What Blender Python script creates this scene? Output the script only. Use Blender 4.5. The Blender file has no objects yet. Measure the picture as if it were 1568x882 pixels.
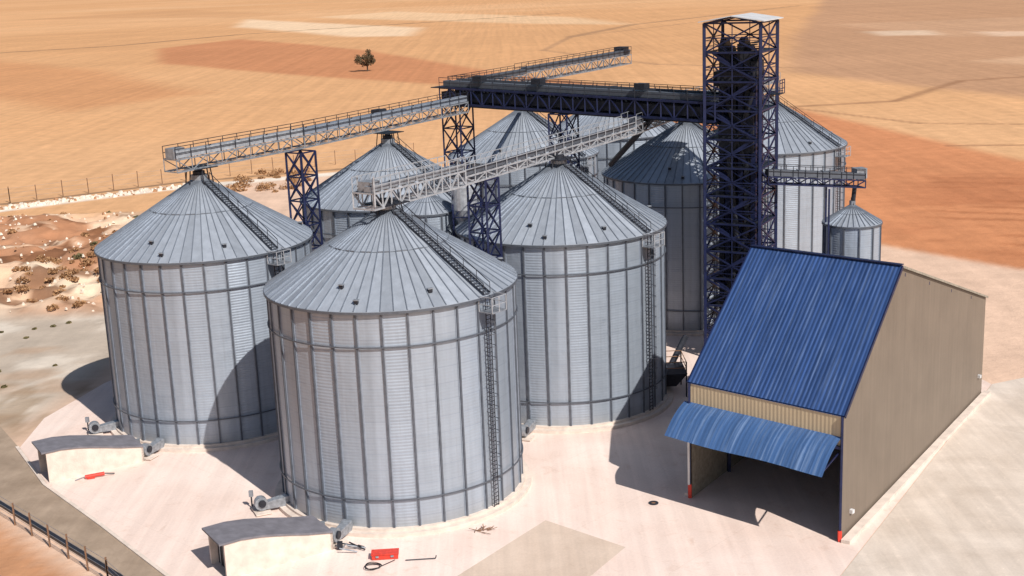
import bpy, math, random, bmesh
import numpy as np
from mathutils import Vector, Matrix
random.seed(7); np.random.seed(7)
scene=bpy.context.scene
COL=scene.collection
rad=math.radians

# ------------------------------------------------------------ materials
def new_mat(name):
    m=bpy.data.materials.new(name); m.use_nodes=True
    nt=m.node_tree; b=nt.nodes['Principled BSDF']
    return m,nt,b
def N(nt,t,**kw):
    n=nt.nodes.new(t)
    for k,v in kw.items(): setattr(n,k,v)
    return n
def math_n(nt,op,a,b=None,c=None):
    n=N(nt,'ShaderNodeMath',operation=op)
    for i,v in enumerate((a,b,c)):
        if v is None: continue
        if isinstance(v,(int,float)): n.inputs[i].default_value=v
        else: nt.links.new(v,n.inputs[i])
    return n.outputs[0]
def noise_n(nt,vec,scale,detail=4,rough=.55,dist=0):
    n=N(nt,'ShaderNodeTexNoise'); n.inputs['Scale'].default_value=scale
    n.inputs['Detail'].default_value=detail; n.inputs['Roughness'].default_value=rough
    n.inputs['Distortion'].default_value=dist
    if vec is not None: nt.links.new(vec,n.inputs['Vector'])
    return n.outputs['Fac']
def mapping(nt,vec,scale,rot=(0,0,0)):
    n=N(nt,'ShaderNodeMapping'); n.inputs['Scale'].default_value=scale; n.inputs['Rotation'].default_value=rot
    nt.links.new(vec,n.inputs['Vector']); return n.outputs['Vector']
def ramp(nt,fac,stops):
    n=N(nt,'ShaderNodeValToRGB'); e=n.color_ramp.elements
    while len(e)<len(stops): e.new(.5)
    for el,(p,c) in zip(e,stops):
        el.position=p; el.color=(c[0],c[1],c[2],1) if not isinstance(c,(int,float)) else (c,c,c,1)
    nt.links.new(fac,n.inputs['Fac']); return n.outputs['Color']
def mul(nt,a,b,f=1.0,mode='MULTIPLY'):
    n=N(nt,'ShaderNodeMix',data_type='RGBA',blend_type=mode)
    if isinstance(f,(int,float)): n.inputs['Factor'].default_value=f
    else: nt.links.new(f,n.inputs['Factor'])
    for s,v in ((6,a),(7,b)):
        if isinstance(v,tuple): n.inputs[s].default_value=(v[0],v[1],v[2],1)
        else: nt.links.new(v,n.inputs[s])
    return n.outputs[2]
def bump(nt,b,h,strength,dist):
    n=N(nt,'ShaderNodeBump'); n.inputs['Strength'].default_value=strength; n.inputs['Distance'].default_value=dist
    nt.links.new(h,n.inputs['Height']); nt.links.new(n.outputs[0],b.inputs['Normal'])
def simple(name,col,rough=.6,metal=0,nscale=3,amt=.25,bscale=None):
    m,nt,b=new_mat(name)
    tc=N(nt,'ShaderNodeTexCoord').outputs['Object']
    f=noise_n(nt,tc,nscale,4)
    c=ramp(nt,f,[(.3,tuple(x*(1-amt) for x in col)),(.7,tuple(min(1,x*(1+amt)) for x in col))])
    nt.links.new(c,b.inputs['Base Color'])
    b.inputs['Roughness'].default_value=rough; b.inputs['Metallic'].default_value=metal
    if bscale: bump(nt,b,noise_n(nt,tc,bscale,4),.4,.05)
    return m

def galvanised(name,base,metal,rough,nang,zsize,corr):
    m,nt,b=new_mat(name)
    tc=N(nt,'ShaderNodeTexCoord').outputs['Object']
    sep=N(nt,'ShaderNodeSeparateXYZ'); nt.links.new(tc,sep.inputs[0])
    x,y,z=sep.outputs
    ang=math_n(nt,'ARCTAN2',y,x)
    ai=math_n(nt,'FLOOR',math_n(nt,'MULTIPLY',ang,nang/(2*math.pi)))
    info=N(nt,'ShaderNodeObjectInfo').outputs['Random']
    def wn(a,z_):
        cb=N(nt,'ShaderNodeCombineXYZ'); nt.links.new(a,cb.inputs[0])
        if z_ is not None: nt.links.new(z_,cb.inputs[1])
        nt.links.new(info,cb.inputs[2])
        w=N(nt,'ShaderNodeTexWhiteNoise'); nt.links.new(cb.outputs[0],w.inputs['Vector']); return w.outputs['Value']
    colv=wn(ai,None)
    pv=ramp(nt,colv,[(0,.90 if corr else .76),(1,1.0)])
    st=noise_n(nt,mapping(nt,tc,(1.6,1.6,.07)),1.0,5,.6)
    sv=ramp(nt,st,[(.3,.82),(.7,1.0)])
    c=mul(nt,base,pv); c=mul(nt,c,sv)
    if corr:
        zi=math_n(nt,'FLOOR',math_n(nt,'DIVIDE',z,zsize))
        c=mul(nt,c,ramp(nt,wn(ai,zi),[(0,.95),(1,1.0)]))
        c=mul(nt,c,ramp(nt,math_n(nt,'DIVIDE',z,16.0),[(0,(.97,.88,.78)),(.10,(1,1,1))]))
        fr=math_n(nt,'FRACT',math_n(nt,'DIVIDE',z,zsize))
        c=mul(nt,c,(.86,.87,.9),math_n(nt,'LESS_THAN',fr,.04))
        # rust-tinged wash marks under the eave, faint
        c=mul(nt,c,(.88,.86,.84),ramp(nt,noise_n(nt,mapping(nt,tc,(3,3,.15)),1.0,5,.7),[(.58,0.0),(.75,.8)]))
    nt.links.new(c,b.inputs['Base Color'])
    b.inputs['Metallic'].default_value=metal
    nt.links.new(ramp(nt,colv,[(0,rough-.04),(1,rough+.06)]),b.inputs['Roughness'])
    if corr:
        w=math_n(nt,'SINE',math_n(nt,'MULTIPLY',z,2*math.pi/corr))
        amp=ramp(nt,wn(ai,None),[(0,.003),(.6,.005),(.85,.014)])
        h=math_n(nt,'ADD',math_n(nt,'MULTIPLY',w,amp),math_n(nt,'MULTIPLY',noise_n(nt,tc,.7,2),.13))
        bump(nt,b,h,.6,1.0)
    else:
        bump(nt,b,noise_n(nt,tc,1.0,3),.3,.2)
    return m
M_WALL=galvanised('galvanised_corrugated_wall',(.44,.505,.60),.38,.46,32,1.17,.23)
M_ROOF=galvanised('galvanised_roof',(.52,.575,.66),.4,.38,64,60,None)
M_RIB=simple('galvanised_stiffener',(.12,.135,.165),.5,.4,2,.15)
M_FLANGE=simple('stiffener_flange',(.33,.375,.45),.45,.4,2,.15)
M_SEAM=simple('roof_seam',(.22,.25,.30),.4,.4,2,.15)
M_GALV=simple('galvanised_steel',(.32,.345,.385),.5,.5,3,.3)
M_PALE=simple('pale_galvanised_steel',(.44,.46,.50),.45,.35,3,.25)
M_DARK=simple('dark_steel',(.03,.033,.045),.5,.4,3,.3)
M_NAVY=simple('navy_painted_steel',(.012,.018,.065),.45,.2,2,.3)
M_CONC=simple('concrete_plinth',(.68,.58,.51),.85,0,1.2,.14,8)
M_RED=simple('red_paint',(.65,.05,.03),.5,0,6,.2)
M_BLACK=simple('black_rubber',(.015,.015,.017),.7)
M_WHITE=simple('white_sheet',(.66,.66,.67),.45,.1,1,.12)
M_POST=simple('rusty_post',(.22,.12,.07),.8)

# ------------------------------------------------------------ mesh builder
class MB:
    def __init__(s): s.v=[];s.f=[];s.m=[];s.mats=[]
    def mi(s,m):
        if m not in s.mats: s.mats.append(m)
        return s.mats.index(m)
    def poly(s,pts,m):
        i=len(s.v); s.v+= [tuple(p) for p in pts]; s.f.append(tuple(range(i,i+len(pts)))); s.m.append(s.mi(m))
    def hexa(s,p,m):
        i=len(s.v); s.v+=[tuple(q) for q in p]; k=s.mi(m)
        for f in ((3,2,1,0),(4,5,6,7),(0,1,5,4),(1,2,6,5),(2,3,7,6),(3,0,4,7)):
            s.f.append(tuple(i+a for a in f)); s.m.append(k)
    def box(s,c,d,m,rz=0):
        cx,cy,cz=c; a,b,h=d[0]/2,d[1]/2,d[2]/2; co,si=math.cos(rz),math.sin(rz)
        P=[]
        for z in (-h,h):
            for x,y in ((-a,-b),(a,-b),(a,b),(-a,b)):
                P.append((cx+x*co-y*si,cy+x*si+y*co,cz+z))
        s.hexa(P,m)
    def beam(s,p,q,w,m,h=None):
        p=Vector(p);q=Vector(q);d=(q-p)
        if d.length<1e-6: return
        d.normalize(); up=Vector((0,0,1)) if abs(d.z)<.95 else Vector((1,0,0))
        sx=d.cross(up).normalized()*w/2; sy=sx.cross(d).normalized()*((h or w)/2)
        s.hexa([p-sx-sy,p+sx-sy,p+sx+sy,p-sx+sy,q-sx-sy,q+sx-sy,q+sx+sy,q-sx+sy],m)
    def tube(s,p,q,r,m,n=8,r2=None,cap=True):
        p=Vector(p);q=Vector(q);d=(q-p).normalized(); up=Vector((0,0,1)) if abs(d.z)<.95 else Vector((1,0,0))
        a=d.cross(up).normalized(); b=a.cross(d).normalized(); r2=r if r2 is None else r2
        i=len(s.v);k=s.mi(m)
        for c,rr in ((p,r),(q,r2)):
            for j in range(n):
                t=2*math.pi*j/n; s.v.append(tuple(c+a*math.cos(t)*rr+b*math.sin(t)*rr))
        for j in range(n):
            s.f.append((i+j,i+(j+1)%n,i+n+(j+1)%n,i+n+j)); s.m.append(k)
        if cap:
            s.f.append(tuple(i+j for j in range(n))[::-1]); s.m.append(k)
            s.f.append(tuple(i+n+j for j in range(n))); s.m.append(k)
    def ring(s,r0,r1,z0,z1,m,n=96):
        i=len(s.v);k=s.mi(m)
        for j in range(n):
            t=2*math.pi*j/n;c,d=math.cos(t),math.sin(t)
            s.v+=[(r0*c,r0*d,z0),(r1*c,r1*d,z0),(r1*c,r1*d,z1),(r0*c,r0*d,z1)]
        for j in range(n):
            a=i+4*j;b=i+4*((j+1)%n)
            for u,w in ((0,1),(1,2),(2,3),(3,0)):
                s.f.append((a+u,b+u,b+w,a+w)); s.m.append(k)
    def mesh(s,name,smooth=False):
        me=bpy.data.meshes.new(name); me.from_pydata(s.v,[],s.f)
        for m in s.mats: me.materials.append(m)
        me.polygons.foreach_set('material_index',s.m)
        if smooth: me.polygons.foreach_set('use_smooth',[True]*len(s.f))
        me.update(); return me
    def obj(s,name,parent=None,loc=(0,0,0),smooth=False):
        return put(name,s.mesh(name,smooth),parent,loc)
def put(name,me,parent=None,loc=(0,0,0),rz=0):
    o=bpy.data.objects.new(name,me); COL.objects.link(o); o.location=loc; o.rotation_euler[2]=rz
    if parent: o.parent=parent
    return o
def empty(name,loc=(0,0,0)):
    o=bpy.data.objects.new(name,None); COL.objects.link(o); o.location=loc; return o

# ------------------------------------------------------------ silos
HW=16.08; HR=5.67; RE=9.28; RW=9.0; LAD=rad(-40)
def silo_meshes(R,RE,HW,HR,nrib,nroof,lad=True,rings=(13.55,2.55)):
    out={}
    b=MB(); n=nrib*4
    for j in range(n):
        t0=2*math.pi*j/n;t1=2*math.pi*(j+1)/n
        b.poly([(R*math.cos(t0),R*math.sin(t0),0),(R*math.cos(t1),R*math.sin(t1),0),(R*math.cos(t1),R*math.sin(t1),HW+.05),(R*math.cos(t0),R*math.sin(t0),HW+.05)],M_WALL)
    me=b.mesh('wall',True); bm=bmesh.new(); bm.from_mesh(me); bmesh.ops.remove_doubles(bm,verts=bm.verts,dist=1e-4); bm.to_mesh(me); bm.free(); out['wall']=me
    b=MB(); rt=R*.065; zt=HW+HR*(1-rt/RE)
    for j in range(nroof):
        t0=2*math.pi*j/nroof;t1=2*math.pi*(j+1)/nroof
        P=lambda r,z,t:(r*math.cos(t),r*math.sin(t),z)
        rm=RE*.47; zm=HW+HR*(1-rm/RE)
        b.poly([P(RE,HW,t0),P(RE,HW,t1),P(rm,zm,t1),P(rm,zm,t0)],M_ROOF)
        b.poly([P(rm,zm+.03,t0),P(rm,zm+.03,t1),P(rt,zt+.03,t1),P(rt,zt+.03,t0)],M_ROOF)
        b.poly([P(RE,HW,t1),P(RE,HW,t0),P(RE,HW-.16,t0),P(RE,HW-.16,t1)],M_ROOF)
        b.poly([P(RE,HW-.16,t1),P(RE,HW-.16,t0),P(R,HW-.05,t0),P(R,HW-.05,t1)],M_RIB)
    out['roof']=b.mesh('roof')
    b=MB()
    for j in range(nroof):
        t=2*math.pi*j/nroof;c,d=math.cos(t),math.sin(t)
        b.beam((RE*c,RE*d,HW+.03),(rt*c,rt*d,zt+.05),.06,M_SEAM,.10)
    if lad:
        for j in range(nroof):
            if j%3==1: continue
            t0=2*math.pi*(j+.12)/nroof;t1=2*math.pi*(j+.88)/nroof; r=RE*.47;z=HW+HR*.53+.05
            b.beam((r*math.cos(t0),r*math.sin(t0),z),(r*math.cos(t1),r*math.sin(t1),z),.07,M_SEAM)
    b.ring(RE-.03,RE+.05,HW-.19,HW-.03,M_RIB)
    b.ring(rt-.1,rt+.12,zt-.1,zt+.45,M_GALV,24)
    b.tube((0,0,zt+.3),(0,0,zt+.75),rt*.9,M_DARK,16)
    out['roof_seams']=b.mesh('roof_seams')
    b=MB()
    for j in range(nrib):
        t=2*math.pi*j/nrib;c,d=math.cos(t),math.sin(t)
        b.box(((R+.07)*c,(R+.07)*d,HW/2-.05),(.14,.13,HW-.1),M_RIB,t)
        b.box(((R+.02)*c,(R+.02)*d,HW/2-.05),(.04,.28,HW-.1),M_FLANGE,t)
    for z in rings: b.ring(R+.14,R+.22,z-.045,z+.045,M_RIB)
    out['stiffeners']=b.mesh('stiffeners')
    b=MB()
    b.ring(0.01,R+.75,-.1,.30,M_CONC,96); b.ring(.01,R+.3,.28,.48,M_CONC,96)
    out['plinth']=b.mesh('plinth')
    if lad:
        b=MB(); c,d=math.cos(LAD),math.sin(LAD); T=Vector((-d,c,0)); O=Vector((c,d,0))
        for sgn in (-1,1):
            p0=O*1.0+Vector((0,0,HW+HR*(1-1/RE)+.15))+T*.33*sgn; p1=O*RE+Vector((0,0,HW+.15))+T*.33*sgn
            b.beam(p0,p1,.09,M_DARK)
            b.beam(p0+Vector((0,0,.75)),p1+Vector((0,0,.75)),.045,M_DARK)
            for k in range(8):
                q=p0.lerp(p1,k/7); b.beam(q,q+Vector((0,0,.75)),.045,M_DARK)
        for k in range(34):
            q=(O*1.0+Vector((0,0,HW+HR*(1-1/RE)+.16))).lerp(O*RE+Vector((0,0,HW+.16)),k/33)
            b.beam(q-T*.33,q+T*.33,.06,M_RIB)
        q=O*(R+.75)+Vector((0,0,HW-1.0)); b.box(q,(1.2,1.5,.08),M_GALV,LAD)
        for a_,b_ in ((-.6,-.75),(-.6,.75),(.6,-.75),(.6,.75),(.6,0)):
            pp=q+O*a_+T*b_; b.beam(pp,pp+Vector((0,0,1.1)),.05,M_PALE)
        for h in (.55,1.1):
            b.beam(q+O*.6-T*.75+Vector((0,0,h)),q+O*.6+T*.75+Vector((0,0,h)),.05,M_PALE)
            for sg in (-1,1): b.beam(q-O*.6+T*.75*sg+Vector((0,0,h)),q+O*.6+T*.75*sg+Vector((0,0,h)),.05,M_PALE)
        for sgn in (-1,1):
            b.beam(O*(R+.3)+T*.24*sgn+Vector((0,0,.5)),O*(R+.3)+T*.24*sgn+Vector((0,0,HW)),.07,M_DARK)
        z=.6
        while z<HW: b.beam(O*(R+.3)-T*.24+Vector((0,0,z)),O*(R+.3)+T*.24+Vector((0,0,z)),.045,M_DARK); z+=.3
        z=2.6
        while z<HW-1:
            pr=None
            for k in range(7):
                t=math.pi*k/6; pp=O*(R+.3+.6*math.sin(t))+T*.34*math.cos(t)+Vector((0,0,z))
                if pr: b.beam(pr,pp,.04,M_RIB)
                pr=pp
            z+=.9
        for k in (1,3,5):
            t=math.pi*k/6; pp=O*(R+.3+.6*math.sin(t))+T*.34*math.cos(t)
            b.beam(pp+Vector((0,0,2.6)),pp+Vector((0,0,HW-1)),.03,M_RIB)
        out['ladder']=b.mesh('ladder')
        b=MB()
        for k,(t,f) in enumerate([(-112,.80),(-66,.87),(-101,.93),(15,.9),(120,.88)]):
            t=rad(t);r=RE*f;z=HW+HR*(1-f)
            b.box((r*math.cos(t),r*math.sin(t),z+.14),(.24,.28,.24),M_DARK,t)
            b.box((r*math.cos(t),r*math.sin(t),z+.28),(.34,.38,.05),M_GALV,t)
        out['vents']=b.mesh('vents')
    return out
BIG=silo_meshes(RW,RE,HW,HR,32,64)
SILOS={'A':(-8.85,92.83),'B':(-26.63,111.23),'C':(4.5,112.1),'D':(-12.0,131.5),'E':(2.1,159.0),'F':(19.6,139.9),'G':(32.3,158.4),'H':(15.0,178.0)}
for k,(x,y) in SILOS.items():
    e=empty('grain_silo',(x,y,0))
    for n,me in BIG.items(): put(n,me,e)
def small_silo(x,y,R,Hw,Hr,name):
    b=silo_meshes(R,R*1.04,Hw,Hr,12,32,False,(Hw*.5,))
    e=empty(name,(x,y,0))
    for n,me in b.items(): put(n,me,e)
small_silo(33.7,125.0,2.75,12.6,1.75,'hopper_bin')
small_silo(-7.3,115.0,2.6,17.3,1.6,'hopper_bin')

e=empty('dust_cyclone',(-3.9,113.0,0)); b=MB()
b.tube((0,0,17.6),(0,0,19.6),1.15,M_PALE,24); b.tube((0,0,15.4),(0,0,17.6),.3,M_PALE,24,r2=1.15); b.tube((0,0,19.6),(0,0,20.1),1.15,M_PALE,24,r2=.4)
for a_,c_ in ((-1,-1),(1,-1),(1,1),(-1,1)): b.beam((a_*1.0,c_*1.0,0),(a_*1.0,c_*1.0,18.2),.14,M_NAVY)
for z in range(2,18,3):
    for p,q in (((-1,-1),(1,-1)),((1,-1),(1,1)),((1,1),(-1,1)),((-1,1),(-1,-1))):
        b.beam((*p,z),(*q,z+3 if z<15 else z+2),.08,M_NAVY); b.beam((*p,z),(*q,z),.09,M_NAVY)
b.obj('drum_and_frame',e)

# ------------------------------------------------------------ blowers
def blower_mesh():
    b=MB(); pts=[];n=20
    for j in range(n):
        t=2*math.pi*j/n; r=.55+.22*j/n; pts.append((r*math.cos(t),r*math.sin(t)+.95))
    i=len(b.v);k=b.mi(M_GALV)
    for y in (-.32,.32):
        for x,z in pts: b.v.append((x,y,z))
    for j in range(n): b.f.append((i+j,i+(j+1)%n,i+n+(j+1)%n,i+n+j)); b.m.append(k)
    b.f.append(tuple(i+j for j in range(n))); b.m.append(k); b.f.append(tuple(i+n+j for j in range(n))[::-1]); b.m.append(k)
    b.hexa([(.1,-.3,.3),(2.6,-.45,.3),(2.6,.45,.3),(.1,.3,.3),(.1,-.3,.95),(2.6,-.45,1.25),(2.6,.45,1.25),(.1,.3,.95)],M_GALV)
    b.tube((0,-.5,.95),(0,-.33,.95),.36,M_DARK,16)
    b.tube((0,.33,.95),(0,1.15,.95),.27,M_GALV,14)
    b.box((0,.75,.42),(.6,.9,.5),M_DARK); b.box((0,.1,.1),(1.5,2.1,.12),M_CONC)
    return b.mesh('blower_fan')
BL=blower_mesh()
for k in 'ABC':
    cx,cy=SILOS[k]
    for dx,dy in ((-10.1,-4.4),(-4.0,-10.5)):
        e=empty('aeration_blower',(cx+dx,cy+dy,.06)); o=put('scroll_fan',BL,e,rz=math.atan2(-dy,-dx)); o.scale=(.78,.78,.78)
        r=MB(); r.tube((-.9,.9,.1),(-.9,.9,1.0),.06,M_DARK); r.box((-.9,.9,1.1),(.3,.2,.45),M_GALV); r.obj('control_box',e)

# ------------------------------------------------------------ trusses
def lattice_mast(b,x,y,w,z0,z1,m,rz=0,step=None,leg=.16,br=.08):
    step=step or w*1.15
    co,si=math.cos(rz),math.sin(rz)
    C=[(x+a*co*w/2-c*si*w/2,y+a*si*w/2+c*co*w/2) for a,c in((-1,-1),(1,-1),(1,1),(-1,1))]
    n=max(1,round((z1-z0)/step)); hs=[z0+(z1-z0)*i/n for i in range(n+1)]
    for p in C: b.beam((p[0],p[1],z0),(p[0],p[1],z1),leg,m)
    for i in range(n+1):
        for j in range(4):
            p,q=C[j],C[(j+1)%4]
            b.beam((*p,hs[i]),(*q,hs[i]),br*1.2,m)
            if i<n:
                b.beam((*p,hs[i]),(*q,hs[i+1]),br,m); b.beam((*q,hs[i]),(*p,hs[i+1]),br,m)
    return C,hs
def gallery(b,p,q,w,h,mt,md,bay=1.6,ch=.12,br=.07,rail=True,conv=(.7,.6),mrail=None,mconv=None):
    p=Vector(p);q=Vector(q);d=q-p;L=d.length;u=d.normalized();s=Vector((u.y,-u.x,0)).normalized();up=Vector((0,0,1));mrail=mrail or mt
    n=max(2,round(L/bay))
    for sg in (-1,1):
        o=s*w/2*sg
        b.beam(p+o,q+o,ch,mt); b.beam(p+o+up*h,q+o+up*h,ch,mt)
        for i in range(n+1):
            a=p+d*i/n+o; b.beam(a,a+up*h,br,mt)
            if i<n:
                c=p+d*(i+1)/n+o
                if i%2: b.beam(a,c+up*h,br,mt)
                else: b.beam(a+up*h,c,br,mt)
        if rail:
            for hh in (.55,1.1): b.beam(p+o+up*(h+hh),q+o+up*(h+hh),.055,mrail)
            for i in range(n+1):
                a=p+d*i/n+o+up*h; b.beam(a,a+up*1.1,.055,mrail)
    for i in range(n+1):
        a=p+d*i/n; b.beam(a-s*w/2,a+s*w/2,br,mt); b.beam(a-s*w/2+up*h,a+s*w/2+up*h,br,mt)
        if i<n:
            c=p+d*(i+1)/n; b.beam(a-s*w/2,c+s*w/2,br,mt)
    b.beam(p-s*w*.28+up*(h+.03),q-s*w*.28+up*(h+.03),w*.42,md,.05)
    if conv:
        b.beam(p+s*w*.22+up*(h+.1+conv[1]/2),q+s*w*.22+up*(h+.1+conv[1]/2),conv[0],mconv or M_GALV,conv[1])
        for i in range(0,n,2):
            a=p+d*(i+.5)/n+s*w*.22; b.beam(a+up*(h+.08),a+up*(h+.16+conv[1]),conv[0]+.08,M_DARK,.1)

def apex_frame(b,k,ztop):
    x,y=SILOS[k]
    b.tube((x,y,HW+HR-.3),(x,y,ztop),.3,M_DARK)
    for t in range(0,360,60):
        c,s=math.cos(rad(t)),math.sin(rad(t)); b.beam((x+1.2*c,y+1.2*s,HW+HR-.7),(x+1.0*c,y+1.0*s,ztop),.09,M_DARK)
    b.box((x,y,ztop-.05),(2.4,2.4,.07),M_DARK,rad(50))
e=empty('conveyor_gallery')
b=MB()
gallery(b,(-28.4,108.9,22.45),(-19.3,120.3,22.7),1.7,1.05,M_GALV,M_DARK,mconv=M_PALE,mrail=M_DARK)
gallery(b,(-19.3,120.3,22.7),(-4.6,140.6,23.3),1.7,1.05,M_GALV,M_DARK,mrail=M_DARK,mconv=M_FLANGE)
b.box((-28.0,109.3,24.0),(1.2,1.1,.9),M_GALV,rad(52)); b.box((-12.6,130.2,24.5),(1.1,1.1,.9),M_DARK,rad(52))
for k in 'BD': apex_frame(b,k,22.5)
b.obj('truss',e)
e=empty('conveyor_gallery')
b=MB()
gallery(b,(-10.3,90.9,21.75),(-4.0,100.0,21.8),1.9,1.15,M_PALE,M_DARK,bay=1.0,br=.10,mrail=M_PALE,mconv=M_GALV,conv=(.6,.4))
gallery(b,(-4.0,100.0,21.8),(12.0,126.0,22.0),1.5,.6,M_PALE,M_DARK,br=.08,mrail=M_PALE,mconv=M_RIB,conv=(.5,.35))
gallery(b,(12.0,126.0,22.0),(19.6,139.9,22.4),1.6,.8,M_GALV,M_DARK,mrail=M_GALV,mconv=M_RIB)
gallery(b,(19.6,139.9,22.6),(33.0,159.5,22.6),1.7,.9,M_GALV,M_DARK)
b.box((-9.9,91.5,23.3),(1.1,1.1,.8),M_GALV,rad(56))
b.beam((-10.8,92.3,22.0),(-10.8,92.3,24.0),.1,M_PALE); b.beam((-9.4,90.2,22),(-9.4,90.2,24.2),.1,M_PALE)
for k in 'ACFG': apex_frame(b,k,21.9 if k in 'AC' else 22.5)
b.obj('truss',e)
e=empty('conveyor_gallery')
b=MB(); gallery(b,(-5.4,146.0,24.6),(2.1,159.0,24.6),1.7,1.0,M_GALV,M_DARK,mrail=M_DARK,mconv=M_RIB); gallery(b,(2.1,159,24.6),(17.0,181.0,24.9),1.7,1.2,M_GALV,M_DARK,mrail=M_DARK,mconv=M_RIB)
b.box((16.3,180.0,26.6),(1.5,1.5,1.3),M_DARK,rad(56)); b.obj('truss',e)
e=empty('conveyor_bridge')
b=MB()
gallery(b,(20.2,122.6,23.3),(-6.6,143.4,24.1),1.5,1.7,M_NAVY,M_DARK,bay=1.5,ch=.22,br=.13,conv=(.8,.6),mrail=M_DARK,mconv=M_RIB)
gallery(b,(21.6,124.4,23.3),(-5.2,145.2,24.1),1.5,1.7,M_DARK,M_DARK,bay=1.5,ch=.22,br=.13,conv=(.8,.6),mconv=M_RIB)
for a,c in (((20.2,122.6,24.1),(-6.6,143.4,24.9)),((21.6,124.4,24.1),(-5.2,145.2,24.9))):
    b.beam(a,c,.9,M_DARK,.9); b.beam(Vector(a)-Vector((0,0,.9)),Vector(c)-Vector((0,0,.9)),.5,M_DARK,.45)
b.box((-5.9,144.0,25.8),(2.6,3.6,.1),M_DARK,rad(-38))
for t in (.25,.62,.85):
    p=Vector((20.2,122.6,26.2)).lerp(Vector((-6.6,143.4,26.9)),t); b.box(p,(1.2,1.0,.6),M_DARK,rad(-38))
b.obj('truss',e)
for (x,y,w,z) in ((-18.9,118.6,1.9,22.5),(-5.2,143.0,2.4,24.0),(6.0,134.0,2.2,23.4),(-2.0,103.4,1.8,21.7)):
    e=empty('support_mast'); b=MB(); lattice_mast(b,x,y,w,.1,z,M_NAVY,rad(-35),leg=.18,br=.1); b.box((x,y,.1),(w+.8,w+.8,.3),M_CONC,rad(-35)); b.obj('lattice',e)

# ------------------------------------------------------------ elevator tower
e=empty('elevator_tower')
b=MB(); TR=rad(-28); tw=5.4
fx,fy=23.6,120.0
u=Vector((math.cos(TR),math.sin(TR),0)); v=Vector((-u.y,u.x,0))
ctr=Vector((fx,fy,0))-u*tw/2+v*tw/2
C,hs=lattice_mast(b,ctr.x,ctr.y,tw,0,32.4,M_NAVY,TR,2.7,.28,.13)
for i in range(len(hs)-1):
    zz=(hs[i]+hs[i+1])/2
    for j in range(4): b.beam((*C[j],zz),(*C[(j+1)%4],zz),.09,M_NAVY)
    for j in range(4):
        p=Vector((*C[j],hs[i]));q=Vector((*C[(j+1)%4],hs[i])); mid=(p+q)/2
        b.beam(mid,mid+Vector((0,0,hs[i+1]-hs[i])),.08,M_NAVY)
b.obj('frame',e)
def T(a,c,z): return ctr+u*a+v*c+Vector((0,0,z))
b=MB()
for i,a in enumerate((-1.55,-.95,-.35,.3,.95,1.6)):
    for c in (-.95,.05,1.0):
        top=30.4-(i%3)*.8
        b.box(T(a,c,top/2),(.46,.42,top),M_NAVY if (i%2) else M_DARK,TR)
        for z in range(2,30,3): b.box(T(a,c,z+i*.3),(.56,.52,.1),M_DARK,TR)
    b.box(T(a,-.05,29.6-(i%3)*.8),(.6,2.3,1.6),M_DARK,TR)
    b.tube(T(a-.28,-.05,30.2-(i%3)*.8),T(a+.28,-.05,30.2-(i%3)*.8),.8,M_DARK,16)
b.box(T(-.2,0,27.2),(3.9,3.4,1.4),M_DARK,TR)
b.box(T(0,0,22),(3.4,3.2,3.5),M_DARK,TR)
for k,(a,c,z) in enumerate(((-1.5,-1.4,27),(1.6,-1.5,26),(0,1.6,27),(-.6,-2,20),(1.9,1.0,22),(-2,1,16),(1.5,-1.8,14))):
    b.tube(T(a,c,z),T(-a*.6,c*1.1,z-8),.28,M_DARK)
b.obj('bucket_elevators',e)
b=MB()
for i in range(1,12):
    z=hs[i]; s=1 if i%2 else -1
    b.box(T(0,-2.25,z+.05),(tw-.3,.8,.06),M_DARK,TR)
    b.box(T(2.2*s,0,z+.05),(.9,tw-.3,.06),M_DARK,TR)
    for hh in (.55,1.1):
        b.beam(T(-tw/2,-tw/2,z+hh),T(tw/2,-tw/2,z+hh),.05,M_NAVY); b.beam(T(tw/2,-tw/2,z+hh),T(tw/2,tw/2,z+hh),.05,M_NAVY)
        b.beam(T(-tw/2,-tw/2,z+hh),T(-tw/2,tw/2,z+hh),.05,M_NAVY)
for i in range(11):
    s=1 if i%2 else -1
    for off in (-.35,.35):
        b.beam(T(-2*s,-2.25+off,hs[i]+.1),T(2*s,-2.25+off,hs[i+1]+.05),.08,M_NAVY,.25)
        b.beam(T(-2*s,-2.25+off,hs[i]+1.1),T(2*s,-2.25+off,hs[i+1]+1.05),.04,M_NAVY)
    for k in range(12):
        q=T(-2*s,-2.25,hs[i]+.1).lerp(T(2*s,-2.25,hs[i+1]+.05),k/11); b.box(q,(.28,.7,.04),M_DARK,TR)
b.box(T(tw/2+.5,1.0,25.6),(1.0,1.6,.08),M_DARK,TR)
for hh in (.5,1.0,1.3): b.beam(T(tw/2+1,.2,25.6+hh),T(tw/2+1,1.8,25.6+hh),.07,M_NAVY)
for c in (.2,1.0,1.8): b.beam(T(tw/2+1,c,25.6),T(tw/2+1,c,26.9),.07,M_NAVY)
b.obj('landings_and_stairs',e)
b=MB(); o=.45; h0,h1=32.5,33.0
for sg in (-1,1):
    b.hexa([T(0,-tw/2-o,h1),T(sg*(tw/2+o),-tw/2-o,h0),T(sg*(tw/2+o),tw/2+o,h0),T(0,tw/2+o,h1),
            T(0,-tw/2-o,h1+.08),T(sg*(tw/2+o),-tw/2-o,h0+.08),T(sg*(tw/2+o),tw/2+o,h0+.08),T(0,tw/2+o,h1+.08)],M_WHITE)
for c in (-tw/2,tw/2):
    b.beam(T(-tw/2,c,32.4),T(0,c,32.95),.12,M_NAVY); b.beam(T(tw/2,c,32.4),T(0,c,32.95),.12,M_NAVY)
b.obj('canopy',e)
e=empty('conveyor_gallery'); b=MB()
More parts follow.
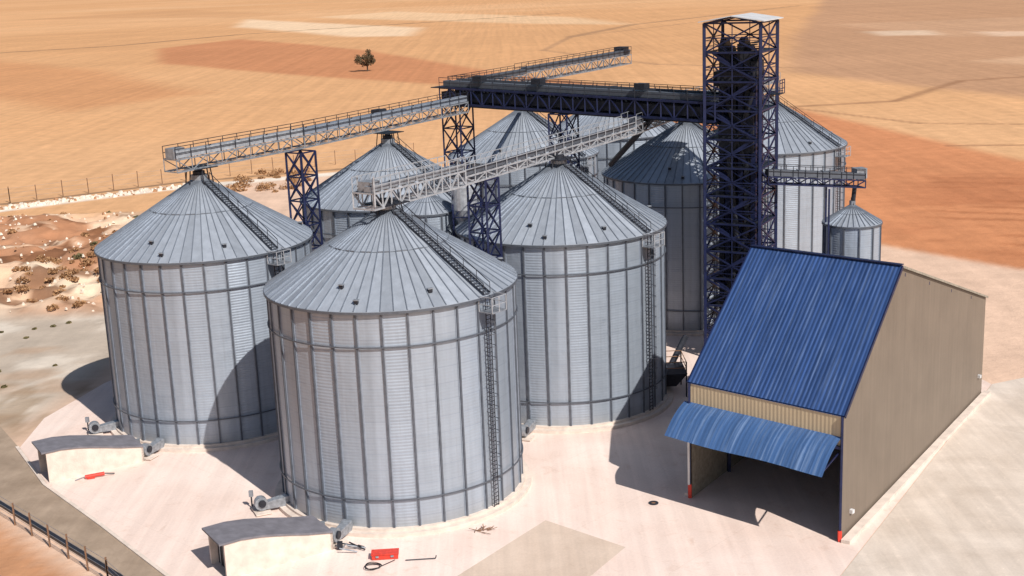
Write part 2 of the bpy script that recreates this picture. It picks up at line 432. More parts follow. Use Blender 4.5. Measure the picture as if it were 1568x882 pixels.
gallery(b,(24.6,122.4,17.2),(34.6,125.1,16.0),1.4,.7,M_NAVY,M_DARK,bay=1.3,br=.09,mconv=M_RIB,mrail=M_DARK)
b.box((34.3,125.0,17.4),(1.1,1.1,1.0),M_GALV,rad(15)); b.tube((33.7,124.9,14.2),(33.9,125,16.2),.22,M_DARK)
for c_ in ((31.0,124.6),(31.0,123.4)): b.beam((*c_,.1),(*c_,16.2),.16,M_NAVY)
b.obj('truss',e)
e=empty('grain_spout'); b=MB(); b.tube((15.5,127.5,23.6),(18.6,138.5,21.9),.28,M_DARK); b.tube((14.5,127.0,23.4),(11.0,136.5,17.5),.3,M_DARK); b.tube((2,137,24.2),(2.3,157,22.0),.25,M_NAVY); b.obj('pipe',e)
# intake pit machinery between the silos and the shed
e=empty('intake_hopper',(13.5,112.5,0)); b=MB()
b.hexa([(-1,-1,.8),(1,-1,.8),(1,1,.8),(-1,1,.8),(-1.9,-1.9,2.2),(1.9,-1.9,2.2),(1.9,1.9,2.2),(-1.9,1.9,2.2)],M_DARK)
for a_ in (-1.8,1.8):
    for c_ in (-1.8,1.8): b.beam((a_,c_,0),(a_,c_,3.3),.12,M_DARK)
for hh in (2.75,3.3):
    for p,q in (((-1.8,-1.8),(1.8,-1.8)),((1.8,-1.8),(1.8,1.8)),((1.8,1.8),(-1.8,1.8)),((-1.8,1.8),(-1.8,-1.8))): b.beam((*p,hh),(*q,hh),.06,M_POST)
b.tube((0,0,1.2),(2.6,4.5,3.8),.3,M_DARK); b.obj('hopper_and_rails',e)

# ------------------------------------------------------------ shed
def sheetmat(name,col,pitch,axis,metal,rough,amp,var=.2,pale=None,gd=.62):
    m,nt,b=new_mat(name); tc=N(nt,'ShaderNodeTexCoord').outputs['UV']
    sep=N(nt,'ShaderNodeSeparateXYZ'); nt.links.new(tc,sep.inputs[0])
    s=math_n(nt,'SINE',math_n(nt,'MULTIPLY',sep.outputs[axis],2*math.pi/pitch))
    st=noise_n(nt,mapping(nt,tc,(2.2,.10,1)),1.0,5,.65)
    pt=noise_n(nt,tc,.25,4,.6)
    c=mul(nt,ramp(nt,st,[(.3,tuple(x*(1-var) for x in col)),(.72,tuple(min(1,x*(1+var)) for x in col))]),ramp(nt,pt,[(.3,.84),(.7,1.0)]))
    if pale:
        f=ramp(nt,noise_n(nt,mapping(nt,tc,(3.5,.16,1)),1.0,6,.7),[(.5,0.0),(.72,.6)])
        c=mul(nt,c,pale,f,'MIX')
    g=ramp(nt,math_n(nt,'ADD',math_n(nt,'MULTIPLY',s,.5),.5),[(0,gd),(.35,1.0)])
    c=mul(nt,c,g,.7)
    nt.links.new(c,b.inputs['Base Color']); b.inputs['Metallic'].default_value=metal; b.inputs['Roughness'].default_value=rough
    bump(nt,b,math_n(nt,'MULTIPLY',s,amp),.8,1.0)
    return m
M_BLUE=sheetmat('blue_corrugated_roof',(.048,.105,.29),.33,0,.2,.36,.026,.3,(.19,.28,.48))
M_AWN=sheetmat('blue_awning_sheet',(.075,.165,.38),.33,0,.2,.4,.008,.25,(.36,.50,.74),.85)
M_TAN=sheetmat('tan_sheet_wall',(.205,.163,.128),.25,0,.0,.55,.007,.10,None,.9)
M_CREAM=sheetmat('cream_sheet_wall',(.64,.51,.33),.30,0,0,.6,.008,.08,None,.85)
M_INNER=simple('inner_lining',(.30,.26,.21),.8)
def uvquad(b,pts,m,uvs,store): 
    b.poly(pts,m); store.append(uvs)
def make_uv(me,store):
    uv=me.uv_layers.new(name='UVMap')
    for poly,u_ in zip(me.polygons,store):
        for li,c in zip(poly.loop_indices,u_): uv.data[li].uv=c
e=empty('storage_shed')
A0=Vector((12.4,88.0,0));A1=Vector((21.2,79.7,0));A2=Vector((41.0,108.4,0));A3=A0+A2-A1
HE=8.8;HRG=16.5;J=.315
LF=(A1-A0).length; LS=(A2-A1).length; jf=J*LS
dirF=(A1-A0).normalized(); dirS=(A2-A1).normalized(); nF=Vector((dirF.y,-dirF.x,0)); 
Z=lambda p,z:Vector((p.x,p.y,z))
RA=A0.lerp(A3,J);RB=A1.lerp(A2,J)
b=MB();st=[]
def wallpoly(pts,m,o,d):
    uvquad(b,pts,m,[((p-o).dot(d),p.z) for p in pts],st)
for off,mt in ((0,M_TAN),(-.12,M_INNER)):
    for (P0,P1,PR,sg) in ((A1,A2,RB,1),(A0,A3,RA,-1)):
        sh=dirF*off*sg
        wallpoly([Z(P0,0)+sh,Z(P1,0)+sh,Z(P1,HE)+sh,Z(PR,HRG)+sh,Z(P0,HE)+sh],mt,P0,dirS)
wallpoly([A2,A3,Z(A3,HE),Z(A2,HE)],M_TAN,A2,-dirF)
for off in (0,.12):
    s_=-nF*off
    wallpoly([Z(A0,6.6)+s_,Z(A1,6.6)+s_,Z(A1,HE)+s_,Z(A0,HE)+s_],M_CREAM,A0,dirF)
me=b.mesh('walls'); make_uv(me,st); put('walls',me,e)
b=MB();st=[]
ovE=.05; ovG=.14
f0=A0-dirF*ovG; f1=A1+dirF*ovG; sl=(HRG-HE)/jf; slb=(HRG-HE)/(LS-jf)
rp=lambda base,s,z: base+dirS*s+Vector((0,0,z))
slen=math.hypot(jf,HRG-HE); W=LF+2*ovG
q=[rp(f0,-ovE,HE-ovE*sl+.1),rp(f1,-ovE,HE-ovE*sl+.1),rp(f1,jf,HRG+.1),rp(f0,jf,HRG+.1)]
uvquad(b,q,M_BLUE,[(0,0),(W,0),(W,slen),(0,slen)],st)
uvquad(b,[p-Vector((0,0,.1)) for p in q][::-1],M_BLUE,[(0,0)]*4,st)
q=[rp(f1,LS+ovE,HE-ovE*slb+.1),rp(f0,LS+ovE,HE-ovE*slb+.1),rp(f0,jf,HRG+.1),rp(f1,jf,HRG+.1)]
uvquad(b,q,M_BLUE,[(0,0),(W,0),(W,24),(0,24)],st)
uvquad(b,[p-Vector((0,0,.1)) for p in q][::-1],M_BLUE,[(0,0)]*4,st)
me=b.mesh('roof'); make_uv(me,st); put('roof',me,e)
b=MB(); st=[]; ns=6
def aw(t,k):
    out=2.5*k; z=7.35-1.95*k+.3*math.sin(math.pi*k)+.05*math.sin(9*t+2*k)*k
    base=(A0-dirF*.45).lerp(A1-dirF*.05,t); return base+nF*out+Vector((0,0,z))
for k in range(ns):
    for j in range(12):
        pts=[aw(j/12,k/ns),aw((j+1)/12,k/ns),aw((j+1)/12,(k+1)/ns),aw(j/12,(k+1)/ns)]
        uvquad(b,pts,M_AWN,[(LF*j/12,k*.45),(LF*(j+1)/12,k*.45),(LF*(j+1)/12,k*.45+.45),(LF*j/12,k*.45+.45)],st)
me=b.mesh('awning',False); make_uv(me,st); put('awning',me,e)
b=MB(); up=Vector((0,0,1))
for g,sg in ((A1,1),(A0,-1)):
    o_=dirF*sg*(ovG+.03)
    b.beam(g+o_+dirS*-ovE+up*(HE-ovE*sl+.02),g+o_+dirS*jf+up*(HRG+.02),.08,M_NAVY,.24)
    b.beam(g+o_+dirS*(LS+ovE)+up*(HE-ovE*slb+.02),g+o_+dirS*jf+up*(HRG+.02),.08,M_INNER,.16)
    b.beam(g+nF*.08,g+nF*.08+up*HE,.15,M_NAVY)
    b.beam(g+nF*.10+up*.05,g+nF*.10+up*(.8 if sg>0 else 1.1),.24,M_RED)
b.beam(A0+nF*.22+up*1.1,A0+nF*.22+up*6.2,.14,M_WHITE)
b.beam(rp(f0,jf,HRG+.16),rp(f1,jf,HRG+.16),.4,M_NAVY,.06)
b.beam(A0+nF*.05+up*6.6,A1+nF*.05+up*6.6,.2,M_NAVY)
for t in (0.02,.34,.67,.98):
    p=A0.lerp(A1,t); b.beam(p+nF*.06+up*6.2,p+nF*2.2+up*5.5,.08,M_NAVY)
for s in (6,12,18,24,30):
    zt=HE+min(s*sl,(LS-s)*slb)-.2
    for g,sg in ((A0,1),(A1,-1)):
        b.beam(g+dirS*s+dirF*sg*.3,g+dirS*s+dirF*sg*.3+up*zt,.25,M_NAVY)
    b.beam(A0+dirS*s+up*(zt-.3),A1+dirS*s+up*(zt-.3),.25,M_NAVY)
for s,z in ((1.8,1.5),(33.5,2.0)):
    b.box(A1+dirF*.12+dirS*s+up*z,(.26,.3,.26),M_WHITE,math.atan2(dirF.y,dirF.x))
b.beam(A0.lerp(A1,.6)+nF*.1+up*5.4,A0.lerp(A1,.6)+nF*.1+up*4.9,.3,M_WHITE)
b.obj('trim_and_frame',e)
b=MB()
b.beam(A1+dirF*.45-dirS*.2+up*.12,A2+dirF*.45+dirS*.3+up*.12,.6,M_CONC,.3)
b.beam(A0-dirF*.3+up*.12,A3-dirF*.3+up*.12,.4,M_CONC,.3)
b.obj('base_kerb',e)

# ------------------------------------------------------------ conveyor tunnels
M_TUN=simple('tunnel_roof',(.17,.165,.19),.7,0,1.5,.2)
def tunnel(ox,oy):
    e=empty('tunnel_portal',(ox,oy,0)); b=MB()
    a=rad(32); u=Vector((math.cos(a),math.sin(a),0)); v=Vector((-u.y,u.x,0)); L,W,t=7.6,3.1,.22
    prof=[(0,2.5),(1.2,2.52),(2.6,2.35),(4.2,2.0),(5.8,1.6),(L,1.25)]
    for y0 in (0,W-t):
        for (s0,h0),(s1,h1) in zip(prof,prof[1:]):
            P=[u*s0+v*y0,u*s1+v*y0,u*s1+v*(y0+t),u*s0+v*(y0+t)]
            b.hexa([p for p in P]+[P[0]+up*h0,P[1]+up*h1,P[2]+up*h1,P[3]+up*h0],M_CONC)
    for (s0,h0),(s1,h1) in zip(prof,prof[1:]):
        x0=s0-(.35 if s0==0 else 0)
        P=[u*x0+v*-.1,u*s1+v*-.1,u*s1+v*(W+.1),u*x0+v*(W+.1)]; hh=[h0,h1,h1,h0]
        b.hexa([p+up*(h+.004) for p,h in zip(P,hh)]+[p+up*(h+.13) for p,h in zip(P,hh)],M_TUN)
    P=[u*(L-.2),u*L,u*L+v*W,u*(L-.2)+v*W]; b.hexa(P+[p+up*1.23 for p in P],M_CONC)
    P=[u*.5+v*t,u*.6+v*t,u*.6+v*(W-t),u*.5+v*(W-t)]; b.hexa(P+[p+up*2.4 for p in P],M_DARK)
    for k in (.25,.5,.75): b.beam(u*.45+v*(W*k),u*.45+v*(W*k)+up*2.35,.06,M_GALV)
    b.obj('portal',e)
tunnel(-37.1,96.0); tunnel(-19.3,77.6)

# ------------------------------------------------------------ ground sheet
def vnoise(x,y,s,seed):
    x=x/s;y=y/s;xi=np.floor(x).astype(int);yi=np.floor(y).astype(int);xf=x-xi;yf=y-yi
    def h(a,b):
        n=(a*374761393+b*668265263+seed*974634777)&0xffffffff
        n=((n^(n>>13))*1274126177)&0xffffffff
        return ((n^(n>>16))&0xffff)/65535.0
    u=xf*xf*(3-2*xf);v=yf*yf*(3-2*yf)
    return (h(xi,yi)*(1-u)+h(xi+1,yi)*u)*(1-v)+(h(xi,yi+1)*(1-u)+h(xi+1,yi+1)*u)*v
def fbm(x,y,s,seed,o=4):
    r=0;a=.5;t=0
    for i in range(o): r=r+a*vnoise(x,y,s/2**i,seed+i);t+=a;a*=.5
    return r/t
def sdist(X,Y,poly):
    d=np.full(X.shape,1e9);ins=np.zeros(X.shape,bool);n=len(poly)
    for i in range(n):
        x0,y0=poly[i];x1,y1=poly[(i+1)%n];ex,ey=x1-x0,y1-y0
        t=np.clip(((X-x0)*ex+(Y-y0)*ey)/(ex*ex+ey*ey),0,1)
        d=np.minimum(d,np.hypot(X-x0-t*ex,Y-y0-t*ey))
        c=((y0>Y)!=(y1>Y))&(X<(x1-x0)*(Y-y0)/((y1-y0) if y1!=y0 else 1e-9)+x0); ins^=c
    return np.where(ins,d,-d)
def axis(pts,b,dens):
    out=[pts]
    while out[-1]<b: out.append(out[-1]+dens(out[-1]))
    return np.array(out)
def dx_(x):
    if -110<x<-40: return .6
    return max(1.2,(abs(x)-90)*.022+1.2)
def dy_(y):
    if 140<y<255: return .8
    return max(1.2,(abs(y-160)-90)*.012+1.2)
xs=axis(-7000,7000,dx_); ys=axis(-400,9000,dy_)
X,Y=np.meshgrid(xs,ys); nx,ny=len(xs),len(ys)
wx=(fbm(X,Y,60,3)-.5)*30*np.clip(Y/500,.05,2); wy=(fbm(X,Y,60,9)-.5)*60*np.clip(Y/500,.05,3)
Cg=np.zeros(X.shape+(3,)); Cg[:]=(.70,.395,.20)
def blend(c,m):
    global Cg
    Cg=Cg*(1-m[...,None])+np.array(c)*m[...,None]
ss=lambda x,a,b: (lambda t:t*t*(3-2*t))(np.clip((x-a)/(b-a),0,1))
blend((.62,.33,.155),ss(fbm(X*.6,Y*.8,300,21,3),.42,.66)*.5)
blend((.76,.47,.265),ss(fbm(X*.35,Y*.9,240,33,3),.5,.72)*.5)
def region(poly,c,soft,warp=1,a=1):
    blend(c,a*ss(sdist(X+wx*warp,Y+wy*warp,poly),-soft,soft))
region([(-216,825),(-182,921),(-73,705),(-3,514),(59,379),(70,330),(20,360),(-16,455),(-87,543),(-170,660)],(.56,.25,.12),5,.12)
region([(-420,900),(-290,760),(-200,640),(-110,470),(-140,420),(-260,560),(-600,700)],(.60,.29,.135),12,.3,.8)
region([(-275,1433),(-60,1000),(-60,860),(-100,880),(-240,1200)],(.84,.62,.42),10,.1,.9)
region([(-120,1500),(60,1100),(90,900),(30,980),(-200,1400)],(.80,.56,.35),12,.1,.7)
region([(-700,1900),(-300,1500),(-240,1560),(-500,2100)],(.58,.31,.15),20,.1,.6)
region([(313,1284),(145,654),(99,458),(138,345),(300,330),(900,330),(3000,4000),(900,4500)],(.48,.275,.165),8,.15,.85)
region([(200,800),(420,800),(380,640),(210,620)],(.58,.35,.215),10,.3,.7)
region([(192,700),(225,690),(215,640),(190,650)],(.74,.55,.40),6,.2,.8)
region([(238,660),(280,640),(262,600),(232,615)],(.76,.55,.40),6,.2,.7)
region([(260,520),(170,470),(190,420),(330,450)],(.68,.43,.27),7,.2,.7)
region([(60,360),(76,344),(96,239),(300,220),(420,120),(62.3,140),(49.8,169.7),(30,195),(20,300)],(.60,.255,.12),3,.08)
blend((.46,.175,.08),ss(sdist(X,Y,[(70,230),(300,180),(300,120),(62,150),(50,172)]),-4,12)*ss(fbm(X,Y*1.5,16,44),.42,.6)*.65)
# plough furrows in the red-orange field (broken rows)
fur=.5+.5*np.sin((X*.42+Y*.91)*2*np.pi/5.5+6*fbm(X,Y,30,66,2))
blend((.40,.15,.065),ss(sdist(X,Y,[(70,232),(300,185),(300,120),(64,152),(52,172)]),0,10)*ss(fur,.6,.95)*ss(fbm(X,Y,9,67,3),.45,.6)*.6)
def track(p,c,w,a,wp=.05):
    for (x0,y0),(x1,y1) in zip(p,p[1:]):
        ex,ey=x1-x0,y1-y0;t=np.clip(((X-x0)*ex+(Y-y0)*ey)/(ex*ex+ey*ey),0,1)
        blend(c,a*ss(-np.hypot(X+wx*wp-x0-t*ex,Y+wy*wp-y0-t*ey),-w,-w*.3))
track([(-500,820),(-331,869),(-264,898),(-200,1010),(50,1200)],(.26,.16,.09),6,.85)
track([(40,760),(90,900),(260,1150)],(.38,.22,.12),6,.75)
track([(110,470),(60,520),(20,640),(40,760),(200,1000)],(.40,.23,.13),3,.6)
track([(70,345),(105,350),(140,400),(260,430)],(.33,.17,.09),2.5,.7)
track([(90,262),(140,250),(220,245)],(.28,.13,.07),1.4,.7)
track([(76,344),(96,300),(150,275)],(.33,.17,.09),1.5,.6)
site=[(-46,20),(-46,100),(-58,112),(-56,150),(-62,246),(-10,262),(35,200),(49.8,171),(62.3,154),(130,128),(160,20)]
region(site,(.74,.52,.39),1.5,.1)
region([(-46,96),(-43,118),(-40,140),(-46,158),(-150,160),(-170,90)],(.50,.42,.345),2.5,.15)
blend((.74,.66,.57),ss(sdist(X+wx*.2,Y+wy*.2,[(-46,112),(-44,150),(-170,152),(-170,112)]),-3,3)*ss(fbm(X,Y,5,91),.5,.65)*.7)
blend((.42,.26,.16),ss(sdist(X,Y,[(-44,104),(-40,136),(-170,150),(-170,104)]),-3,3)*ss(fbm(X*.8,Y*1.5,7,291),.52,.62)*.5)
blend((.30,.2,.12),ss(sdist(X+wx*.2,Y+wy*.2,[(-44,108),(-40,122),(-90,128),(-90,118),(-52,112)]),-2,2)*ss(fbm(X*2,Y,4,191),.5,.62)*.6)
dm=ss(sdist(X+wx*.3,Y+wy*.3,[(-170,152),(-50,152),(-44,190),(-56,218),(-170,222)]),-4,4)
nb=fbm(X,Y*.8,13,55,5)
cl1=ss(sdist(X,Y,[(-72,154),(-46,154),(-46,176),(-58,188),(-80,180)]),-6,5)
blend((.72,.49,.335),dm); blend((.80,.64,.48),dm*ss(fbm(X,Y,7,171,4),.5,.62)*.8)
blend((.40,.17,.08),dm*ss(nb+.10*cl1,.50,.58)*.85); blend((.20,.09,.045),dm*ss(fbm(X,Y,3.6,71,3)+.06*cl1,.58,.68)*.85)
track([(-200,223),(-92,229),(-65,247),(-20,262)],(.84,.77,.68),3.5,.9,.02)
track([(-200,230),(-92,236),(-65,254),(-20,268)],(.22,.14,.09),1.3,.85,.02)
region([(-46,97),(-26,75),(-14,60),(-90,40),(-130,90)],(.55,.28,.15),1.0,.03)
Zg=dm*(fbm(X,Y,14,5,5)-.35)*5.5+dm*(.5-np.abs(fbm(X,Y,6,15,4)-.5)*3)*1.6
far=ss(Y,260,900); Zg=Zg+far*(fbm(X,Y,520,88,2)-.5)*4
Cg*= (0.95+.10*fbm(X,Y,3.2,101,3))[...,None]
V=np.stack([X,Y,Zg],-1).reshape(-1,3)
idx=np.arange(nx*ny).reshape(ny,nx)
F=np.stack([idx[:-1,:-1],idx[:-1,1:],idx[1:,1:],idx[1:,:-1]],-1).reshape(-1,4)
me=bpy.data.meshes.new('ground'); me.vertices.add(len(V)); me.vertices.foreach_set('co',V.ravel())
me.loops.add(F.size); me.loops.foreach_set('vertex_index',F.ravel())
me.polygons.add(len(F)); me.polygons.foreach_set('loop_start',np.arange(len(F))*4); me.polygons.foreach_set('loop_total',np.full(len(F),4))
me.polygons.foreach_set('use_smooth',np.ones(len(F),bool))
me.update(calc_edges=True)
ca=me.color_attributes.new('soil','FLOAT_COLOR','POINT')
ca.data.foreach_set('color',np.concatenate([Cg.reshape(-1,3),np.ones((len(V),1))],1).ravel())
m,nt,bs=new_mat('field_soil')
at=N(nt,'ShaderNodeAttribute',attribute_name='soil').outputs['Color']
tc=N(nt,'ShaderNodeTexCoord').outputs['Object']
f1=ramp(nt,noise_n(nt,tc,.3,6,.65),[(.3,.86),(.7,1.07)])
f2=ramp(nt,noise_n(nt,mapping(nt,tc,(.006,.02,1),(0,0,rad(14))),1.0,4,.6),[(.35,.94),(.65,1.04)])
f3=ramp(nt,noise_n(nt,mapping(nt,tc,(.4,.008,1),(0,0,rad(62))),1.0,3,.5),[(.35,.93),(.65,1.04)])
c=mul(nt,mul(nt,mul(nt,at,f1),f2),f3)
nt.links.new(c,bs.inputs['Base Color']); bs.inputs['Roughness'].default_value=.95; bs.inputs['Specular IOR Level'].default_value=.15
bump(nt,bs,noise_n(nt,tc,.9,6,.68),.5,.25)
me.materials.append(m); put('ground',me)

def sheet(name,pts,z,mat,par=None):
    b=MB(); b.poly([(x,y,z) for x,y in pts],mat); return b.obj(name,par)
def conc(name,c0,c1,stain,sc=.12,joints=None):
    m,nt,b=new_mat(name); tc=N(nt,'ShaderNodeTexCoord').outputs['Object']
    c=ramp(nt,noise_n(nt,tc,sc,6,.6,.4),[(.32,c0),(.66,c1)])
    s=ramp(nt,noise_n(nt,tc,sc*5,6,.7,1.0),[(.56,(1,1,1)),(.74,stain)])
    c=mul(nt,c,s,.7); g=ramp(nt,noise_n(nt,tc,6,4,.7),[(.3,.93),(.7,1.04)]); c=mul(nt,c,g)
    t=ramp(nt,noise_n(nt,mapping(nt,tc,(.9,.035,1),(0,0,rad(-35))),1.0,4,.6),[(.42,.93),(.6,1.03)]); c=mul(nt,c,t)
    # oil spots / scuffs
    sp=ramp(nt,noise_n(nt,tc,.75,5,.75,.6),[(.70,0.0),(.80,.55)]); c=mul(nt,c,(.55,.48,.42),sp)
    if joints:
        br=N(nt,'ShaderNodeTexBrick'); br.offset=0; br.inputs['Scale'].default_value=1; br.inputs['Mortar Size'].default_value=.02
        br.inputs['Brick Width'].default_value=joints; br.inputs['Row Height'].default_value=joints
        br.inputs['Color1'].default_value=(1,1,1,1); br.inputs['Color2'].default_value=(.97,.97,.97,1); br.inputs['Mortar'].default_value=(.8,.76,.72,1)
        nt.links.new(mapping(nt,tc,(1,1,1),(0,0,rad(43))),br.inputs['Vector']); c=mul(nt,c,br.outputs['Color'],.45)
    nt.links.new(c,b.inputs['Base Color']); b.inputs['Roughness'].default_value=.88
    bump(nt,b,noise_n(nt,tc,5,4),.2,.03); return m
M_AP=conc('apron_concrete',(.77,.60,.525),(.87,.72,.65),(.84,.76,.70),joints=9)
M_RD=conc('road_concrete',(.56,.47,.395),(.72,.625,.545),(1.2,1.2,1.2),.2)
M_ST=conc('perimeter_track',(.29,.215,.155),(.42,.32,.24),(.8,.8,.8),.3)
M_PA=conc('tan_slab',(.60,.47,.38),(.67,.535,.44),(.88,.84,.8),.4)
sheet('concrete_apron',[(-42.5,104.5),(-37.1,95.6),(-30.3,87.4),(-22.8,78.0),(-11.5,64),(12,60),(19.9,74.7),(42.8,110.8),(40,124),(30,130),(24,152),(-24,152),(-36,132),(-40.5,122),(-43,112)],.02,M_AP)
sheet('service_road',[(12,60),(19.95,74.7),(42.85,110.8),(60,118),(90,100),(70,50),(30,40)],.028,M_RD)
sheet('perimeter_track',[(-75,117),(-47.5,112),(-42.6,104.5),(-37.2,95.6),(-30.4,87.4),(-22.9,78.0),(-11.6,64),(-15.5,64),(-26.6,78.4),(-40.2,92.6),(-47,100),(-80,108)],.03,M_ST)
sheet('concrete_slab',[(1.7,85),(6.9,80.1),(3.6,75.0),(-1.0,72),(-4.6,76.4)],.026,M_PA)
b=MB()
pl=[(-42.6,104.5),(-37.2,95.6),(-30.4,87.4),(-22.9,78.0),(-11.6,64)]
for p,q in zip(pl,pl[1:]): b.beam((p[0]-.15,p[1],.06),(q[0]-.15,q[1],.06),.28,M_CONC,.14)
b.obj('kerb')
b=MB()
pl=[(-80,107),(-47,100),(-40.2,92.7),(-26.6,78.5),(-15.5,64)]
for p,q in zip(pl,pl[1:]): b.beam((p[0],p[1],.12),(q[0],q[1],.12),.35,M_DARK,.24)
b.obj('drain_channel')
def fence(name,pl,step,h,wires,m,w):
    e=empty(name);b=MB()
    for p,q in zip(pl,pl[1:]):
        L=math.dist(p,q);n=max(1,round(L/step))
        for i in range(n+1):
            x=p[0]+(q[0]-p[0])*i/n;y=p[1]+(q[1]-p[1])*i/n; b.beam((x,y,0),(x+random.uniform(-.06,.06),y,h*random.uniform(.9,1.06)),w,m)
        for k in range(wires): b.beam((*p,h*(k+1)/(wires+.3)),(*q,h*(k+1)/(wires+.3)),.022,M_GALV)
    b.obj('posts_and_wire',e)
fence('wire_fence',[(-80,106),(-47.6,99.2),(-40.8,92.0),(-27.1,77.8),(-16,63)],3.0,1.8,5,M_POST,.10)
fence('wire_fence',[(-130,217),(-92,237),(-64,256),(-20,279)],4.6,3.0,3,M_POST,.13)

# clutter
e=empty('red_auger',(-33.7,96.6,.05)); b=MB(); b.tube((-.7,-.2,.2),(.7,.3,.25),.15,M_RED); b.box((-.3,0,.12),(.6,.4,.22),M_RED,.3); b.tube((.7,.3,.25),(1.4,.6,.1),.05,M_DARK); b.tube((-1.4,-.5,.06),(-.5,.6,.08),.04,M_GALV); b.obj('auger_body',e)
e=empty('red_toolbox',(-9.2,80.0,.03)); b=MB(); b.box((0,0,.2),(1.75,.75,.34),M_RED,.05); b.box((0,0,.39),(1.85,.85,.07),M_RED,.05); b.box((-.5,-.45,.25),(.2,.05,.12),M_GALV,.05); b.box((.5,-.4,.25),(.2,.05,.12),M_GALV,.05); b.obj('box_and_lid',e)
e=empty('hose_coil',(-9.9,78.5,.06)); b=MB()
for k in range(3):
    pr=None
    for i in range(25):
        t=2*math.pi*i/24*(.98); r=.45+.05*k+.05*math.sin(3*t+k); p=(r*math.cos(t),r*math.sin(t)*.9,.05+.04*k)
        if pr: b.tube(pr,p,.025,M_BLACK,6)
        pr=p
b.tube((.5,0,.05),(1.4,.9,.05),.025,M_BLACK,6); b.obj('hose',e)
e=empty('steel_pole',(-6.8,79.3,.06)); b=MB(); b.tube((-1.0,0,.05),(1.0,.1,.05),.03,M_DARK,6); b.tube((1.0,.1,.05),(1.05,.1,.25),.04,M_DARK,6); b.obj('pole',e)
e=empty('dead_branches',(-2.9,83.6,.04)); b=MB()
for i in range(16):
    t=random.uniform(0,6.28);l=random.uniform(.3,1.1);x,y=random.gauss(0,.25),random.gauss(0,.2)
    b.beam((x,y,.03),(x+l*math.cos(t),y+l*math.sin(t)*.7,random.uniform(.05,.3)),.03,M_POST)
b.obj('twigs',e)
e=empty('drain_cover',(9.6,87.2,.03)); b=MB(); b.ring(.16,.36,0,.05,M_DARK,20); b.ring(.01,.16,0,.03,M_POST,20); b.obj('grate',e)
e=empty('pipe_rack',(-11.6,81.2,.05)); b=MB()
for i in range(6): b.tube((random.uniform(-1,1),random.uniform(-.6,.6),.1),(random.uniform(-1,1),random.uniform(-.6,.6),.4),.05,M_GALV if i%2 else M_DARK)
b.box((-.8,.3,.3),(.35,.3,.5),M_DARK); b.obj('pipes',e)

# ------------------------------------------------------------ vegetation
def leafmat(name,c0,c1):
    m,nt,b=new_mat(name); g=N(nt,'ShaderNodeNewGeometry').outputs['Random Per Island']
    nt.links.new(ramp(nt,g,[(0,c0),(1,c1)]),b.inputs['Base Color']); b.inputs['Roughness'].default_value=.8; return m
M_LEAF=leafmat('tree_leaves',(.06,.04,.02),(.16,.11,.055)); M_SCRUB=leafmat('scrub_leaves',(.22,.10,.04),(.45,.26,.13)); M_BARK=simple('bark',(.10,.07,.05),.9)
M_SAGE=leafmat('green_scrub_leaves',(.09,.085,.035),(.24,.19,.09))
def leaf(b,c,s,m):
    n=Vector((random.gauss(0,1),random.gauss(0,1),random.gauss(0,1))).normalized(); a=n.orthogonal().normalized()*s; c2=n.cross(a)*.7
    b.poly([c-a,c+c2,c+a,c-c2],m)
e=empty('lone_tree',(-56.5,545,0)); e.scale=(.92,.92,.94); b=MB()
b.tube((0,0,-3),(.2,0,2.8),.4,M_BARK,8,.3)
cl=[]
for i in range(18):
    t=random.uniform(0,6.28); r=random.uniform(1.2,4.3); z=random.uniform(4.0,9.0)-r*.28
    p=Vector((r*math.cos(t),r*math.sin(t),z)); cl.append((p,random.uniform(.8,1.7))); b.tube((.2,0,2.3),tuple(p),.18,M_BARK,5,.05)
for p,r in cl+[(Vector((0,0,6.8)),2.3)]:
    for k in range(130):
        d=Vector((random.gauss(0,1),random.gauss(0,1),random.gauss(0,.75))).normalized()*r*random.uniform(.4,1.08); leaf(b,p+d,random.uniform(.2,.4),M_LEAF)
b.obj('trunk_and_crown',e)
def gz(x,y):
    j=int(np.searchsorted(xs,x)); i=int(np.searchsorted(ys,y)); return float(Zg[min(i,ny-1),min(j,nx-1)])
e=empty('scrub_bushes'); b=MB()
def bush(x,y,r,m):
    z=gz(x,y)
    for k in range(int(60+70*r)):
        d=Vector((random.gauss(0,1),random.gauss(0,1),abs(random.gauss(0,.8)))).normalized()*r*random.uniform(.4,1.05); d.z*=.7; leaf(b,Vector((x,y,z))+d,random.uniform(.1,.25),m)
for i in range(30): bush(random.uniform(-53,-38),random.uniform(236,262),random.uniform(.6,1.9),M_SCRUB)
for i in range(70): bush(random.uniform(-112,-50),random.uniform(150,222),random.uniform(.25,.8),M_SAGE if i%3==0 else M_SCRUB)
for i in range(60): bush(random.gauss(-61,6),random.gauss(166,7),random.uniform(.4,1.0),M_SCRUB)
for i in range(24): bush(random.uniform(-75,-47),random.uniform(118,152),random.uniform(.12,.3),M_SAGE)
b.obj('leaves',e)
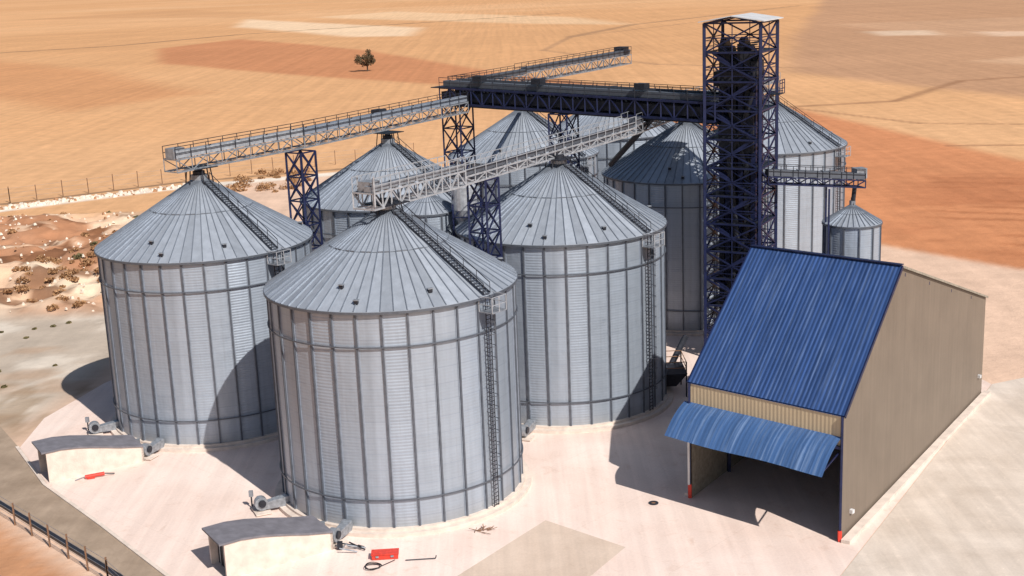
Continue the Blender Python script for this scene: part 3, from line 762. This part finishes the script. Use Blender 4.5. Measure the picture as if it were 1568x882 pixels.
M_ROCK=simple('pale_rock',(.72,.62,.52),.9,0,2,.25); M_ROCKB=simple('brown_clod',(.36,.19,.10),.95,0,2,.3)
e=empty('rubble'); b=MB()
for i in range(1700):
    if i<1000: x=random.uniform(-112,-50);y=random.uniform(150,222);s=random.uniform(.06,.28)
    else:
        t=random.random(); x=-130+72*t+random.gauss(0,1.2);y=207+44*t+random.gauss(0,1.0);s=random.uniform(.12,.5)
    P=[]; z0=gz(x,y); q=random.uniform(0,3)
    for z in (0,1):
        for k4 in range(4):
            k=1 if z==0 else random.uniform(.3,.75); t=q+k4*math.pi/2+random.uniform(-.3,.3)
            P.append((x+s*k*1.3*math.cos(t),y+s*k*1.3*math.sin(t),z0-.1+z*(s*random.uniform(.8,1.3)+.1)))
    b.hexa(P,M_ROCK if i%4 else M_ROCKB)
b.obj('stones',e)

# ------------------------------------------------------------ light, sky, camera
az=math.atan2(-.83,.56); el=rad(44.0)
S=Vector((math.cos(az)*math.cos(el),math.sin(az)*math.cos(el),math.sin(el)))
sun=bpy.data.lights.new('sun','SUN'); sun.energy=5.0; sun.angle=rad(.5); sun.color=(1,.945,.87)
so=put('sun',sun); so.rotation_euler=S.to_track_quat('Z','Y').to_euler(); so.location=(60,-60,90)
w=bpy.data.worlds.new('World'); scene.world=w; w.use_nodes=True; nt=w.node_tree
sk=nt.nodes.new('ShaderNodeTexSky'); sk.sky_type='NISHITA'; sk.sun_disc=False; sk.sun_elevation=el
sk.sun_rotation=math.atan2(S.x,S.y); sk.dust_density=1.2
nt.links.new(sk.outputs[0],nt.nodes['Background'].inputs[0]); nt.nodes['Background'].inputs[1].default_value=.068
cam=bpy.data.cameras.new('camera'); co=put('camera',cam)
cam.sensor_width=36; cam.lens=36*1981.9/1568; cam.clip_end=20000; cam.clip_start=.5
co.matrix_world=Matrix.Translation((0,0,37.7))@Matrix.Rotation(rad(90-13.685),4,'X')@Matrix.Rotation(rad(-2.319),4,'Z')
scene.camera=co
scene.view_settings.view_transform='Standard'; scene.view_settings.look='None'; scene.view_settings.exposure=0
